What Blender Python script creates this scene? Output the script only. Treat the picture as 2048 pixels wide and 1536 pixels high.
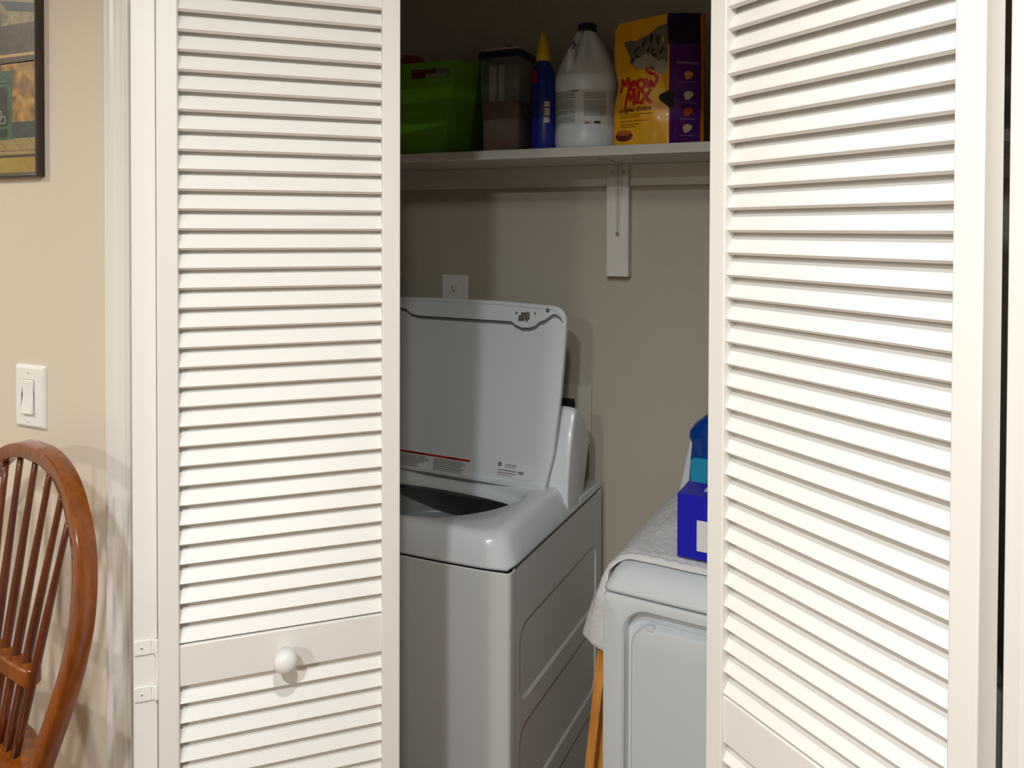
import bpy, bmesh, math, random
from mathutils import Vector, Matrix, noise
from math import pi, sin, cos, radians as R

for o in list(bpy.data.objects): bpy.data.objects.remove(o)
C = bpy.context.scene.collection
S = bpy.context.scene

# ------------------------------------------------------------------ camera, light, exposure
cd = bpy.data.cameras.new('camera'); cam = bpy.data.objects.new('camera', cd); C.objects.link(cam)
cd.sensor_fit = 'HORIZONTAL'; cd.sensor_width = 36.0
cd.lens = 1500.0 / 2048 * 36.0
cd.shift_x = 0.0; cd.shift_y = -(768 - 481) / 2048.0
cd.clip_start = 0.02
M = Matrix.Rotation(R(23), 4, 'Z') @ Matrix.Rotation(pi / 2 - math.atan(1500 / 100000.0), 4, 'X') @ Matrix.Rotation(.0032, 4, 'Z')
M.translation = Vector((0, 0, 1.62)); cam.matrix_world = M
S.camera = cam
S.view_settings.view_transform = 'Standard'; S.view_settings.look = 'None'
S.view_settings.gamma = 1.0; S.view_settings.use_curve_mapping = False
S.view_settings.exposure = 0.82
w = bpy.data.worlds.new('world'); S.world = w; w.use_nodes = True
w.node_tree.nodes['Background'].inputs[0].default_value = (1.0, .95, .88, 1)
w.node_tree.nodes['Background'].inputs[1].default_value = 0.25

def lamp(name, loc, power, size, col):
    l = bpy.data.lights.new(name, 'AREA'); l.shape = 'DISK'; l.size = size; l.energy = power; l.color = col
    o = bpy.data.objects.new(name, l); C.objects.link(o); o.location = loc
    return o
WARM = (1.0, .968, .91); COOL = (.90, .96, 1.0)
lamp('ceiling_light_near', (-.09, .12, 2.41), 7.5, .09, WARM)
lamp('ceiling_light_centre', (-.22, -.48, 2.41), 14, .09, COOL)
lamp('ceiling_light_dining', (-2.4, 0.0, 2.41), 12, .10, WARM)
lamp('ceiling_light_far', (-.6, -2.2, 2.41), 26, .25, WARM)

# ------------------------------------------------------------------ materials
MATS = {}
def mat(name, col, rough=.5, spec=.5, metal=0.0, noise_amt=0.0, noise_scale=20, bump=0.0, bump_scale=200, trans=0.0, coat=0.0, ior=1.45):
    if name in MATS: return MATS[name]
    m = bpy.data.materials.new(name); m.use_nodes = True
    nt = m.node_tree; b = nt.nodes['Principled BSDF']
    b.inputs['Base Color'].default_value = (*col, 1); b.inputs['Roughness'].default_value = rough
    b.inputs['Metallic'].default_value = metal; b.inputs['Specular IOR Level'].default_value = spec
    b.inputs['Transmission Weight'].default_value = trans; b.inputs['Coat Weight'].default_value = coat
    b.inputs['IOR'].default_value = ior
    tc = nt.nodes.new('ShaderNodeTexCoord')
    if noise_amt:
        n = nt.nodes.new('ShaderNodeTexNoise'); n.inputs['Scale'].default_value = noise_scale; n.inputs['Detail'].default_value = 4
        nt.links.new(tc.outputs['Object'], n.inputs['Vector'])
        mx = nt.nodes.new('ShaderNodeMix'); mx.data_type = 'RGBA'
        mx.inputs[6].default_value = (*[c * (1 - noise_amt) for c in col], 1)
        mx.inputs[7].default_value = (*[min(1, c * (1 + noise_amt)) for c in col], 1)
        nt.links.new(n.outputs['Fac'], mx.inputs[0]); nt.links.new(mx.outputs[2], b.inputs['Base Color'])
    if bump:
        n2 = nt.nodes.new('ShaderNodeTexNoise'); n2.inputs['Scale'].default_value = bump_scale; n2.inputs['Detail'].default_value = 3
        nt.links.new(tc.outputs['Object'], n2.inputs['Vector'])
        bp = nt.nodes.new('ShaderNodeBump'); bp.inputs['Strength'].default_value = bump; bp.inputs['Distance'].default_value = .002
        nt.links.new(n2.outputs['Fac'], bp.inputs['Height']); nt.links.new(bp.outputs[0], b.inputs['Normal'])
    MATS[name] = m; return m

def lin(r, g, b):
    f = lambda c: (c / 255 / 12.92) if c / 255 <= .04045 else ((c / 255 + .055) / 1.055) ** 2.4
    return (f(r), f(g), f(b))

def wood(name, c1, c2, rough=.25, coat=.5, scale=(6, 6, 1.2)):
    m = bpy.data.materials.new(name); m.use_nodes = True; nt = m.node_tree; b = nt.nodes['Principled BSDF']
    tc = nt.nodes.new('ShaderNodeTexCoord'); mp = nt.nodes.new('ShaderNodeMapping'); mp.inputs['Scale'].default_value = scale
    n = nt.nodes.new('ShaderNodeTexNoise'); n.inputs['Scale'].default_value = 9; n.inputs['Detail'].default_value = 6; n.inputs['Distortion'].default_value = .6
    cr = nt.nodes.new('ShaderNodeValToRGB'); cr.color_ramp.elements[0].position = .3; cr.color_ramp.elements[1].position = .7
    cr.color_ramp.elements[0].color = (*c1, 1); cr.color_ramp.elements[1].color = (*c2, 1)
    nt.links.new(tc.outputs['Object'], mp.inputs[0]); nt.links.new(mp.outputs[0], n.inputs['Vector'])
    nt.links.new(n.outputs['Fac'], cr.inputs[0]); nt.links.new(cr.outputs[0], b.inputs['Base Color'])
    b.inputs['Roughness'].default_value = rough; b.inputs['Coat Weight'].default_value = coat; b.inputs['Coat Roughness'].default_value = .15
    MATS[name] = m; return m

DOOR = mat('door_paint', (.84, .82, .78), .38, .4, bump=.03, bump_scale=120)
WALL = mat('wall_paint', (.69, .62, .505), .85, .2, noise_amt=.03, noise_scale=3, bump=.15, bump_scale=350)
WALL_SHADED = mat('wall_paint_shaded', (.49, .45, .37), .85, .2, noise_amt=.03, noise_scale=3, bump=.15, bump_scale=350)  # same beige as the room walls, closet shade put into the colour
TRIM = mat('trim_paint', (.80, .78, .72), .35, .4)
SHELFM = mat('shelf_paint', (.70, .68, .62), .5, .3, noise_amt=.04, noise_scale=8)
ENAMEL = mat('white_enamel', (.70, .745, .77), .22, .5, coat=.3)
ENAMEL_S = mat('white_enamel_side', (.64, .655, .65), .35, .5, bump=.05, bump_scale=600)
PLASTIC = mat('white_plastic', (.86, .85, .82), .3, .5)
CEIL = mat('ceiling_paint', (.80, .78, .74), .9, .1)
FLOORM = wood('floor_wood', (.12, .06, .03), (.22, .11, .05), .35, .3, (1, 8, 1))
CHAIRW = wood('chair_wood', lin(104, 50, 10), lin(142, 76, 16), .26, .5)
CHAIRS = wood('chair_spindle_wood', lin(70, 30, 10), lin(100, 46, 15), .35, .4)
BIRCH = wood('honey_wood', lin(190, 120, 45), lin(222, 155, 75), .4, .2)

# ------------------------------------------------------------------ mesh helpers
def obj(name, bm, m, parent=None, smooth=False, loc=None, rot=None, bevel=0, seg=2, angle=40):
    me = bpy.data.meshes.new(name)
    bmesh.ops.recalc_face_normals(bm, faces=bm.faces[:])
    bm.to_mesh(me); bm.free()
    ms = m if isinstance(m, (list, tuple)) else [m]
    for k in ms: me.materials.append(k)
    if smooth:
        for p in me.polygons: p.use_smooth = True
    o = bpy.data.objects.new(name, me); C.objects.link(o)
    if parent: o.parent = parent
    if loc: o.location = loc
    if rot: o.rotation_euler = rot
    if bevel:
        md = o.modifiers.new('bevel', 'BEVEL'); md.width = bevel; md.segments = seg; md.limit_method = 'ANGLE'; md.angle_limit = R(angle)
        md.harden_normals = False
        for p in me.polygons: p.use_smooth = True
        try: me.set_sharp_from_angle(angle=R(50))
        except Exception: pass
    return o
def tag(o, label=None, cat=None, group=None, kind=None):
    if label: o['label'] = label
    if cat: o['category'] = cat
    if group: o['group'] = group
    if kind: o['kind'] = kind
    return o
def thing(name, label, cat, loc=(0, 0, 0), rz=0, group=None, kind=None):
    o = bpy.data.objects.new(name, None); C.objects.link(o); o.location = loc; o.rotation_euler = (0, 0, rz)
    return tag(o, label, cat, group, kind)
def box(bm, x0, x1, y0, y1, z0, z1, mi=0):
    v = [bm.verts.new(p) for p in ((x0, y0, z0), (x1, y0, z0), (x1, y1, z0), (x0, y1, z0), (x0, y0, z1), (x1, y0, z1), (x1, y1, z1), (x0, y1, z1))]
    for f in ((0, 3, 2, 1), (4, 5, 6, 7), (0, 1, 5, 4), (1, 2, 6, 5), (2, 3, 7, 6), (3, 0, 4, 7)):
        bm.faces.new([v[i] for i in f]).material_index = mi
    return bm
def B(*a): return box(bmesh.new(), *a)
def prism(bm, pts, axis, a, b, mi=0):
    """closed outline pts (2D) extruded along axis from a to b"""
    def P(p, t):
        return {'x': (t, p[0], p[1]), 'y': (p[0], t, p[1]), 'z': (p[0], p[1], t)}[axis]
    v0 = [bm.verts.new(P(p, a)) for p in pts]; v1 = [bm.verts.new(P(p, b)) for p in pts]
    n = len(pts)
    f = bm.faces.new(v0); f.material_index = mi
    f = bm.faces.new(v1[::-1]); f.material_index = mi
    for i in range(n):
        bm.faces.new((v0[i], v0[(i + 1) % n], v1[(i + 1) % n], v1[i])).material_index = mi
    return bm
def loft(bm, rings, close=True, cap0=True, cap1=True, mi=0):
    R_ = [[bm.verts.new(p) for p in r] for r in rings]
    n = len(R_[0])
    for a, b in zip(R_, R_[1:]):
        for i in range(n if close else n - 1):
            bm.faces.new((a[i], a[(i + 1) % n], b[(i + 1) % n], b[i])).material_index = mi
    if cap0: bm.faces.new(R_[0][::-1]).material_index = mi
    if cap1: bm.faces.new(R_[-1]).material_index = mi
    return R_
def rrect(x0, x1, y0, y1, r, n=6):
    pts = []
    for cx, cy, a0 in ((x1 - r, y1 - r, 0), (x0 + r, y1 - r, pi / 2), (x0 + r, y0 + r, pi), (x1 - r, y0 + r, 3 * pi / 2)):
        for k in range(n + 1):
            a = a0 + pi / 2 * k / n; pts.append((cx + r * cos(a), cy + r * sin(a)))
    return pts
def lathe(bm, prof, n=28, c=(0, 0), mi=0, sx=1, sy=1):
    rings = [[(c[0] + r * cos(2 * pi * k / n) * sx, c[1] + r * sin(2 * pi * k / n) * sy, z) for k in range(n)] for r, z in prof]
    loft(bm, rings, mi=mi); return bm
def tube(bm, path, rads, n=12, mi=0, up=None, sq=None):
    """tube along path; rads a number, list or (a,b) half-axes with up vector"""
    P = [Vector(p) for p in path]; rings = []
    for i, p in enumerate(P):
        t = (P[min(i + 1, len(P) - 1)] - P[max(i - 1, 0)]).normalized()
        u = Vector(up) if up else (Vector((0, 0, 1)) if abs(t.z) < .9 else Vector((0, 1, 0)))
        s = t.cross(u).normalized(); u2 = s.cross(t).normalized()
        r = rads[i] if isinstance(rads, list) else rads
        ra, rb = r if isinstance(r, tuple) else (r, r)
        ring = []
        for k in range(n):
            a = 2 * pi * k / n; ca, sa = cos(a), sin(a)
            if sq == 'rect':
                e_ = k // 3; q_ = k % 3; sx_, sy_ = ((1, 1), (-1, 1), (-1, -1), (1, -1))[e_]
                h_ = [(1, .76), (.93, .93), (.80, 1)] if e_ % 2 == 0 else [(.80, 1), (.93, .93), (1, .76)]
                ca, sa = sx_ * h_[q_][0], sy_ * h_[q_][1]
            elif sq:
                ca = math.copysign(abs(ca) ** sq, ca); sa = math.copysign(abs(sa) ** sq, sa)
            ring.append(p + s * ra * ca + u2 * rb * sa)
        rings.append(ring)
    loft(bm, rings, mi=mi); return bm

# ------------------------------------------------------------------ room shell
WF, WB = .985, 1.105      # faces of the wall that holds the closet opening
OL, OR_, OH = -1.175, .46, 2.10
CB = 2.105                # closet back wall
CL, CR = -1.46, .70       # closet side walls
ZC = 2.44
RX0, RX1, RY0 = -3.4, 2.6, -3.2
def struct(name, bm, m, label, cat, **k):
    o = obj(name, bm, m, **k); return tag(o, label, cat, kind='structure')
bm = bmesh.new(); box(bm, RX0, OL - .018, WF, WB, 0, ZC); box(bm, OR_ + .018, RX1, WF, WB, 0, ZC); box(bm, OL - .018, OR_ + .018, WF, WB, OH + .018, ZC)
struct('wall_front', bm, WALL, 'beige painted wall around the closet opening', 'wall')
struct('wall_back', B(CL - .1, CR + .1, CB, CB + .1, 0, ZC), WALL_SHADED, 'beige back wall inside the laundry closet, its colour darkened for shade', 'wall')
struct('wall_left', B(CL - .1, CL, WB, CB, 0, ZC), WALL_SHADED, 'beige side wall inside the closet behind the washer, its colour darkened for shade', 'wall')
struct('wall_right', B(CR, CR + .1, WB, CB, 0, ZC), WALL_SHADED, 'beige side wall inside the closet behind the dryer, its colour darkened for shade', 'wall')
struct('floor', B(RX0, RX1, RY0, CB + .1, -.1, 0), FLOORM, 'dark wooden floor under the chair and the appliances', 'floor')
struct('ceiling', B(RX0, RX1, RY0, CB + .1, ZC, ZC + .1), CEIL, 'off-white ceiling over the room and the closet', 'ceiling')
struct('wall_room_left', B(RX0 - .1, RX0, RY0, WB, 0, ZC), WALL, 'beige room wall to the left of the chair', 'wall')
struct('wall_room_right', B(RX1, RX1 + .1, RY0, WB, 0, ZC), WALL, 'beige room wall to the right of the closet', 'wall')
struct('wall_room_back', B(RX0, RX1, RY0 - .1, RY0, 0, ZC), WALL, 'beige room wall facing the closet', 'wall')
# jamb lining + casing
bm = bmesh.new(); box(bm, OL - .018, OL, WF, WB, 0, OH + .018); box(bm, OR_, OR_ + .018, WF, WB, 0, OH + .018); box(bm, OL, OR_, WF, WB, OH, OH + .018)
struct('trim_1', bm, TRIM, 'white jamb lining inside the closet opening', 'trim')
cas = [(0, 0), (0, .011), (.003, .0145), (.010, .0155), (.0125, .0105), (.0155, .0105), (.018, .0145), (.028, .0150), (.033, .0125), (.036, .0085), (.039, .0085), (.041, .012), (.046, .0110), (.049, .0080), (.054, .0085), (.057, .0075), (.057, 0)]
def casing(u, sgn):
    bm = bmesh.new(); prism(bm, [(u + sgn * (a - .0), WF - b - (.0 if b else -.001)) for a, b in cas], 'z', 0, OH + .06); return bm
struct('trim_2', casing(-1.2235, 1), TRIM, 'white fluted door casing left of the louvered doors', 'trim')
struct('trim_3', casing(OR_ + .052, -1), TRIM, 'white fluted door casing right of the louvered doors', 'trim')
bm = bmesh.new(); prism(bm, [(WF - b + (.001 if b == 0 else 0), OH + .06 - a) for a, b in cas], 'x', -1.2235, OR_ + .052)
struct('trim_4', bm, TRIM, 'white door casing above the closet opening', 'trim')
for side, (a, b), lab in (('left', (RX0, -1.225), 'white baseboard along the wall behind the bow-back chair'), ('right', (OR_ + .053, RX1), 'white baseboard along the wall beyond the right pair of doors')):
    bm = bmesh.new(); prism(bm, [(WF, 0), (WF - .013, 0), (WF - .013, .07), (WF - .008, .082), (WF, .09)], 'x', a, b)
    struct('baseboard_' + side, bm, TRIM, lab, 'baseboard')

# ------------------------------------------------------------------ bifold louvered doors
TH = .035; ST = .030
RT, RB = .975, .911; PITCH = .0305
def leaf_parts(parent, W, knob=None):
    z0, z1 = .015, 2.082
    bm = bmesh.new()
    box(bm, 0, ST, 0, TH, z0, z1); box(bm, W - ST, W, 0, TH, z0, z1)
    box(bm, ST - .001, W - ST + .001, .0035, TH - .0035, z0, z0 + .12); box(bm, ST - .001, W - ST + .001, .0035, TH - .0035, z1 - .06, z1)
    box(bm, ST - .001, W - ST + .001, .0035, TH - .0035, RB, RT)
    fr = obj('leaf_frame', bm, DOOR, parent, bevel=.0018, seg=2)
    def panel(za, zb, first):
        bm = bmesh.new(); t = .0062; be = R(34); L = .041; y0 = .0040
        z = first
        while z < zb:
            top = min(L * cos(be), zb + .002 - z)
            ln = top / cos(be)
            prism(bm, [(y0, z), (y0 + t * cos(be), z - t * sin(be)), (y0 + t * cos(be) + ln * sin(be), z - t * sin(be) + ln * cos(be)), (y0 + ln * sin(be), z + ln * cos(be))], 'x', ST - .004, W - ST + .004)
            z += PITCH
        return obj('louver_panel', bm, DOOR, fr)
    panel(RT, z1 - .06, RT + .0045)
    lo = RB - .0265 - PITCH * 24
    panel(z0 + .12, RB, lo)
    if knob is not None:
        bm = bmesh.new()
        prof = [(.0075, 0), (.0075, .008), (.0085, .012), (.013, .016), (.0172, .021), (.019, .027), (.0185, .033), (.0155, .039), (.010, .0425), (.004, .0438), (.0005, .044)]
        lathe(bm, prof, 28)
        obj('knob', bm, PLASTIC, fr, smooth=True, loc=(knob, .0035, .940), rot=(pi / 2, 0, 0))
    return fr
def leaf_empty(door, P, ang):
    e = bpy.data.objects.new('door_leaf', None); C.objects.link(e); e.parent = door; e.location = (P[0], P[1], 0); e.rotation_euler = (0, 0, ang); return e
def place(fr, P, ang):
    fr.location = (P[0], P[1], 0); fr.rotation_euler = (0, 0, ang)

def hinge(parent, loc, ang, flip=1):
    """non-mortise hinge on the leaf edge; local x across the edge, y out of it"""
    bm = bmesh.new()
    for s in (-1, 1):
        prism(bm, rrect(-.030, -.004, s * .0365 - .0115, s * .0365 + .0115, .004), 'y', -.0022, 0)
        box(bm, -.006, .0045, -.0022, 0, s * .0365 - .011, s * .0365 + .011)
        tube(bm, [(.0025, -.003, s * .0365 - .011), (.0025, -.003, s * .0365 + .011)], .0032, 10)
    prism(bm, rrect(.001, .008, -.026, .026, .003), 'y', -.002, 0)
    tube(bm, [(.0045, -.0035, -.025), (.0045, -.0035, .025)], .003, 10)
    h = obj('hinge', bm, PLASTIC, parent, loc=loc, rot=(0, 0, ang), bevel=.0006)
    for s in (-1, 1):
        bm = bmesh.new(); lathe(bm, [(.0005, .0012), (.0022, .001), (.003, 0)], 12)
        box(bm, -.0016, .0016, -.0003, .0003, .0012, .0016, 1); box(bm, -.0003, .0003, -.0016, .0016, .0012, .0016, 1)
        obj('screw', bm, [PLASTIC, mat('screw_slot', (.12, .11, .1), .6)], h, loc=(-.018, -.0022, s * .0365), rot=(pi / 2, 0, 0))

# left pair
d1 = thing('door_1', 'white louvered bifold door folded open left of the washer, with a round white knob', 'door', kind='structure')
P0 = Vector((-.9385, .834)); P1 = Vector((-.661, 1.080)); dv = P1 - P0; W = dv.length; ang = math.atan2(dv.y, dv.x)
f1 = leaf_parts(d1, W, knob=W * .53 - .011); place(f1, P0, ang)
nin = Vector((-sin(ang), cos(ang)))
hp = P0 + nin * .032 + Vector((-.0065, 0))
pe = Vector((-1.158, 1.085))                                 # pivot end of the folded leaf
ang2 = math.atan2((hp - pe).y, (hp - pe).x)
W2 = (hp - pe).length
# local x runs from the pivot end to the hinge, back face through the hinge corner
nn = Vector((-sin(ang2), cos(ang2)))
f2 = leaf_parts(d1, W2); place(f2, pe - nn * TH, ang2)
hl = hp - nn * (TH * .42)
hinge(d1, (hp.x - nn.x * .004 + .0012, hp.y - nn.y * .004 - .001, .930), ang2 + pi / 2)
# right pair
d2 = thing('door_2', 'white louvered bifold door folded open right of the dryer, without a knob in view', 'door', kind='structure')
Q1 = Vector((-.157, 1.077)); Q0 = Vector((.1366, .848)); dv = Q0 - Q1; W = dv.length; ang = math.atan2(dv.y, dv.x)
f3 = leaf_parts(d2, W); place(f3, Q1, ang)
nin = Vector((-sin(ang), cos(ang)))
hp = Q0 + nin * TH + Vector((.004, .001))
qe = Vector((OR_ - .016, 1.085)); ang2 = math.atan2((qe - hp).y, (qe - hp).x); W2 = (qe - hp).length
nn = Vector((-sin(ang2), cos(ang2)))
f4 = leaf_parts(d2, W2, knob=None); place(f4, hp - nn * TH, ang2)

# ------------------------------------------------------------------ light switch
sw = thing('light_switch', 'white rocker light switch on the beige wall above the chair', 'light switch', (-1.4425, WF, 1.289))
def plate(bm, w, h, t, r=.004, b=.004):
    loft(bm, [[(x, 0, z) for x, z in rrect(-w / 2, w / 2, -h / 2, h / 2, r)], [(x, -t * .35, z) for x, z in rrect(-w / 2, w / 2, -h / 2, h / 2, r)],
              [(x, -t * .8, z) for x, z in rrect(-w / 2 + b * .5, w / 2 - b * .5, -h / 2 + b * .5, h / 2 - b * .5, r)],
              [(x, -t, z) for x, z in rrect(-w / 2 + b, w / 2 - b, -h / 2 + b, h / 2 - b, r)]])
    return bm
obj('wall_plate', plate(bmesh.new(), .084, .123, .007, .003, .006), PLASTIC, sw)
bm = bmesh.new(); prism(bm, rrect(-.0172, .0172, -.0345, .0345, .002), 'y', -.0075, -.0068)
obj('rocker_frame', bm, mat('switch_gap', (.45, .43, .4), .5), sw)
bm = bmesh.new()
prism(bm, [(-.007, -.0335), (-.0135, -.0325), (-.0085, .004), (-.0100, .0325), (-.007, .0335)], 'x', -.0162, .0162)
obj('rocker', bm, PLASTIC, sw, bevel=.001)
for s in (-1, 1):
    bm = bmesh.new(); lathe(bm, [(.0028, 0), (.0024, .0012), (.0004, .0014)], 12); box(bm, -.0003, .0003, -.002, .002, .0013, .0016, 1)
    obj('screw', bm, [PLASTIC, MATS['screw_slot']], sw, loc=(0, -.007, s * .048), rot=(pi / 2, 0, 0))

# ------------------------------------------------------------------ framed painting
pc = thing('framed_painting', 'framed street painting in a dark wooden frame above the light switch', 'painting', (-1.401, WF, 1.7185))
FRM = wood('dark_frame_wood', lin(30, 18, 10), lin(52, 34, 22), .35, .4)
PW, PH = .62, .80
bm = bmesh.new()
fo = [(-PW, 0), (0, 0), (0, PH), (-PW, PH)]; ft = .021
prof = [(0, 0), (0, -.014), (.003, -.0155), (.007, -.0145), (.009, -.010), (.010, -.007), (.010, 0)]
rings = []
for (x, z), (sx, sz) in zip(fo, ((1, 1), (-1, 1), (-1, -1), (1, -1))):
    rings.append([(x + sx * a, y, z + sz * a) for a, y in prof])
rings.append(rings[0]); loft(bm, rings, close=True, cap0=False, cap1=False)
bmesh.ops.remove_doubles(bm, verts=bm.verts[:], dist=1e-5)
obj('frame', bm, FRM, pc)
def paint(name, c, amt=.35, sc=40, c2=None):
    if name in MATS: return MATS[name]
    m = bpy.data.materials.new(name); m.use_nodes = True; nt = m.node_tree; b = nt.nodes['Principled BSDF']
    tc = nt.nodes.new('ShaderNodeTexCoord'); n = nt.nodes.new('ShaderNodeTexNoise'); n.inputs['Scale'].default_value = sc; n.inputs['Detail'].default_value = 6; n.inputs['Distortion'].default_value = 1.2
    cr = nt.nodes.new('ShaderNodeValToRGB'); cr.color_ramp.elements[0].position = .32; cr.color_ramp.elements[1].position = .68
    cr.color_ramp.elements[0].color = (*[k * (1 - amt) for k in c], 1); cr.color_ramp.elements[1].color = (*(c2 or [min(1, k * (1 + amt)) for k in c]), 1)
    nt.links.new(tc.outputs['Object'], n.inputs['Vector']); nt.links.new(n.outputs['Fac'], cr.inputs[0]); nt.links.new(cr.outputs[0], b.inputs['Base Color'])
    b.inputs['Roughness'].default_value = .45; MATS[name] = m; return m
pm = [paint('paint_ochre_wall', lin(105, 78, 40), .45, 30, lin(190, 145, 70)), paint('paint_brown_dark', lin(66, 52, 34), .3, 30, lin(96, 76, 46)),
      paint('paint_green_dark', lin(34, 48, 36), .2, 30), paint('paint_green', lin(56, 92, 60), .3, 50), paint('paint_slate', lin(58, 66, 62), .2, 30),
      paint('paint_pavement', lin(150, 132, 80), .15, 30), paint('paint_line', lin(72, 58, 42), .2, 30), paint('paint_kerb', lin(172, 138, 50), .2, 20, lin(160, 140, 78)),
      paint('paint_band', lin(186, 150, 96), .15, 30), paint('paint_pale', lin(120, 108, 70), .35, 35, lin(165, 152, 105)), paint('paint_white', lin(165, 175, 160), .1, 30),
      paint('paint_window', lin(48, 42, 32), .3, 30)]
# patches: (x0,x1,z0,z1,material) metres from the frame's lower right inner corner
bm = bmesh.new(); y = -.006
def patch(pts, mi, lift=0):
    bm.faces.new([bm.verts.new((x, y - .00004 * lift, z if z > .7 or z < .0096 else .0095 + (z - .0095) * .71)) for x, z in pts]).material_index = mi
X0, X1 = -PW + .0095, -.0095
def band(a0, a1, b0, b1, mi, lift=0, xa=X0, xb=X1):
    patch([(xa, a0), (xb, b0), (xb, b1), (xa, a1)], mi, lift)
sl = .0  # true horizontals: perspective supplies the slant
band(.0095, .052, .0095, .052, 7); band(.052, .060, .052, .060, 6); band(.060, .105, .060, .105, 5)
band(.105, .150, .105, .150, 4); band(.150, .315, .150, .315, 0); band(.315, .335, .312, .330, 1); band(.335, .342, .330, .338, 8); band(.342, .420, .338, .420, 1)
band(.420, PH - .0095, .420, PH - .0095, 9)
band(.072, .0735, .070, .0715, 6, 1)
for k in range(6):
    x = -.04 - k * .045; patch([(x, .105), (x + .0015, .105), (x + .03, .0725), (x + .0285, .0725)], 6, 1)
patch([(-.36, .100), (-.086, .102), (-.086, .295), (-.36, .295)], 3, 1)      # green shopfront
patch([(-.34, .268), (-.094, .268), (-.094, .288), (-.34, .288)], 3, 2)
patch([(-.34, .258), (-.094, .258), (-.094, .262), (-.34, .262)], 2, 2)
patch([(-.34, .140), (-.100, .140), (-.100, .250), (-.34, .250)], 11, 2)
patch([(-.34, .108), (-.100, .108), (-.100, .132), (-.34, .132)], 2, 2)
for xa, xb, za, zb in ((-.136, -.118, .158, .182), (-.124, -.106, .148, .166), (-.160, -.142, .142, .160)):
    for q in (((xa, za), (xb, za), (xb, za + .002), (xa, za + .002)), ((xa, zb), (xb, zb), (xb, zb + .002), (xa, zb + .002)), ((xa, za), (xa + .002, za), (xa + .002, zb), (xa, zb)), ((xb - .002, za), (xb, za), (xb, zb), (xb - .002, zb))):
        patch(q, 10, 3)
patch([(-.30, .372), (-.118, .372), (-.118, .455), (-.30, .455)], 6, 1); patch([(-.30, .378), (-.128, .378), (-.128, .448), (-.30, .448)], 8, 2)
patch([(-.10, .46), (-.02, .445), (-.02, .47), (-.12, .49)], 4, 2)
obj('canvas', bm, pm, pc)

# ------------------------------------------------------------------ bow-back wooden stool chair
s_ = .93
ch = thing('wooden_chair', 'tall brown bow-back wooden chair with thin spindles, below the light switch', 'chair', (-1.256, .787, .793), -R(12))
RK = R(9)
def cpt(s, t, d=0):      # point in the raked back plane: s across, t up, d forward of the plane
    return Vector((s, t * sin(RK) - d * cos(RK), t * cos(RK) + d * sin(RK)))
def bow_outline():
    half = [(.0, .463), (.03, .4625), (.062, .457), (.098, .444), (.134, .420), (.165, .387), (.190, .349), (.206, .305), (.2145, .262), (.2165, .222), (.212, .180), (.2035, .140), (.190, .095), (.174, .045), (.155, -.010)]
    half = [(a * 1.085, b) for a, b in half]
    return half
H2 = bow_outline()
path = [(-a, b) for a, b in reversed(H2)] + H2[1:]
bm = bmesh.new()
pts = [cpt(a, b - .012) for a, b in path]
# move the outline's centre line inwards by half its width
def smooth_path(P_, n=4):
    out = []
    for i in range(len(P_) - 1):
        p0, p1, p2, p3 = P_[max(0, i - 1)], P_[i], P_[i + 1], P_[min(len(P_) - 1, i + 2)]
        for k in range(n):
            t = k / n; out.append(tuple(.5 * (2 * p1[c] + (p2[c] - p0[c]) * t + (2 * p0[c] - 5 * p1[c] + 4 * p2[c] - p3[c]) * t * t + (3 * p1[c] - p0[c] - 3 * p2[c] + p3[c]) * t ** 3) for c in (0, 1)))
    return out + [P_[-1]]
path = smooth_path(path)
ctr = []
for i, (a, b) in enumerate(path):
    ctr.append(cpt(a * .955, b - .012 * min(1, max(0, (b - .18) / .22))))
tube(bm, ctr, (.0125, .0145), 12, up=(0, 1, 0), sq='rect')
obj('bow', bm, CHAIRW, ch, smooth=True).data.set_sharp_from_angle(angle=R(32))
CX_ = 0
sp_top = [(-.140, .372), (-.108, .418), (-.057, .446), (0, .452), (.057, .446), (.108, .418), (.140, .372)]
sp_bot = [-.088, -.060, -.030, 0, .030, .060, .088]
for (ts, tt), bs in zip(sp_top, sp_bot):
    bm = bmesh.new(); n = 10
    pth = [cpt(bs + (ts - bs) * (k / n), -.004 + (tt + .004) * k / n) for k in range(n + 1)]
    tube(bm, pth, [.0062 + .0016 * sin(pi * min(1, k / n * 1.3)) - .0012 * k / n for k in range(n + 1)], 10)
    obj('spindle', bm, CHAIRS, ch, smooth=True)
bm = bmesh.new()
pts = []
for k in range(9):
    a = -.104 + .208 * k / 8; pts.append((a, -.004 * (1 - (a / .104) ** 2)))
out = [(a, b - .013) for a, b in pts] + [(.112, .0)] + [(a, b + .013) for a, b in reversed(pts)] + [(-.112, .0)]
cz = .122
prism(bm, [(a, b + cz * sin(RK)) for a, b in out], 'z', cz - .016, cz + .012)
obj('cross_rail', bm, CHAIRW, ch, bevel=.003)
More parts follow.
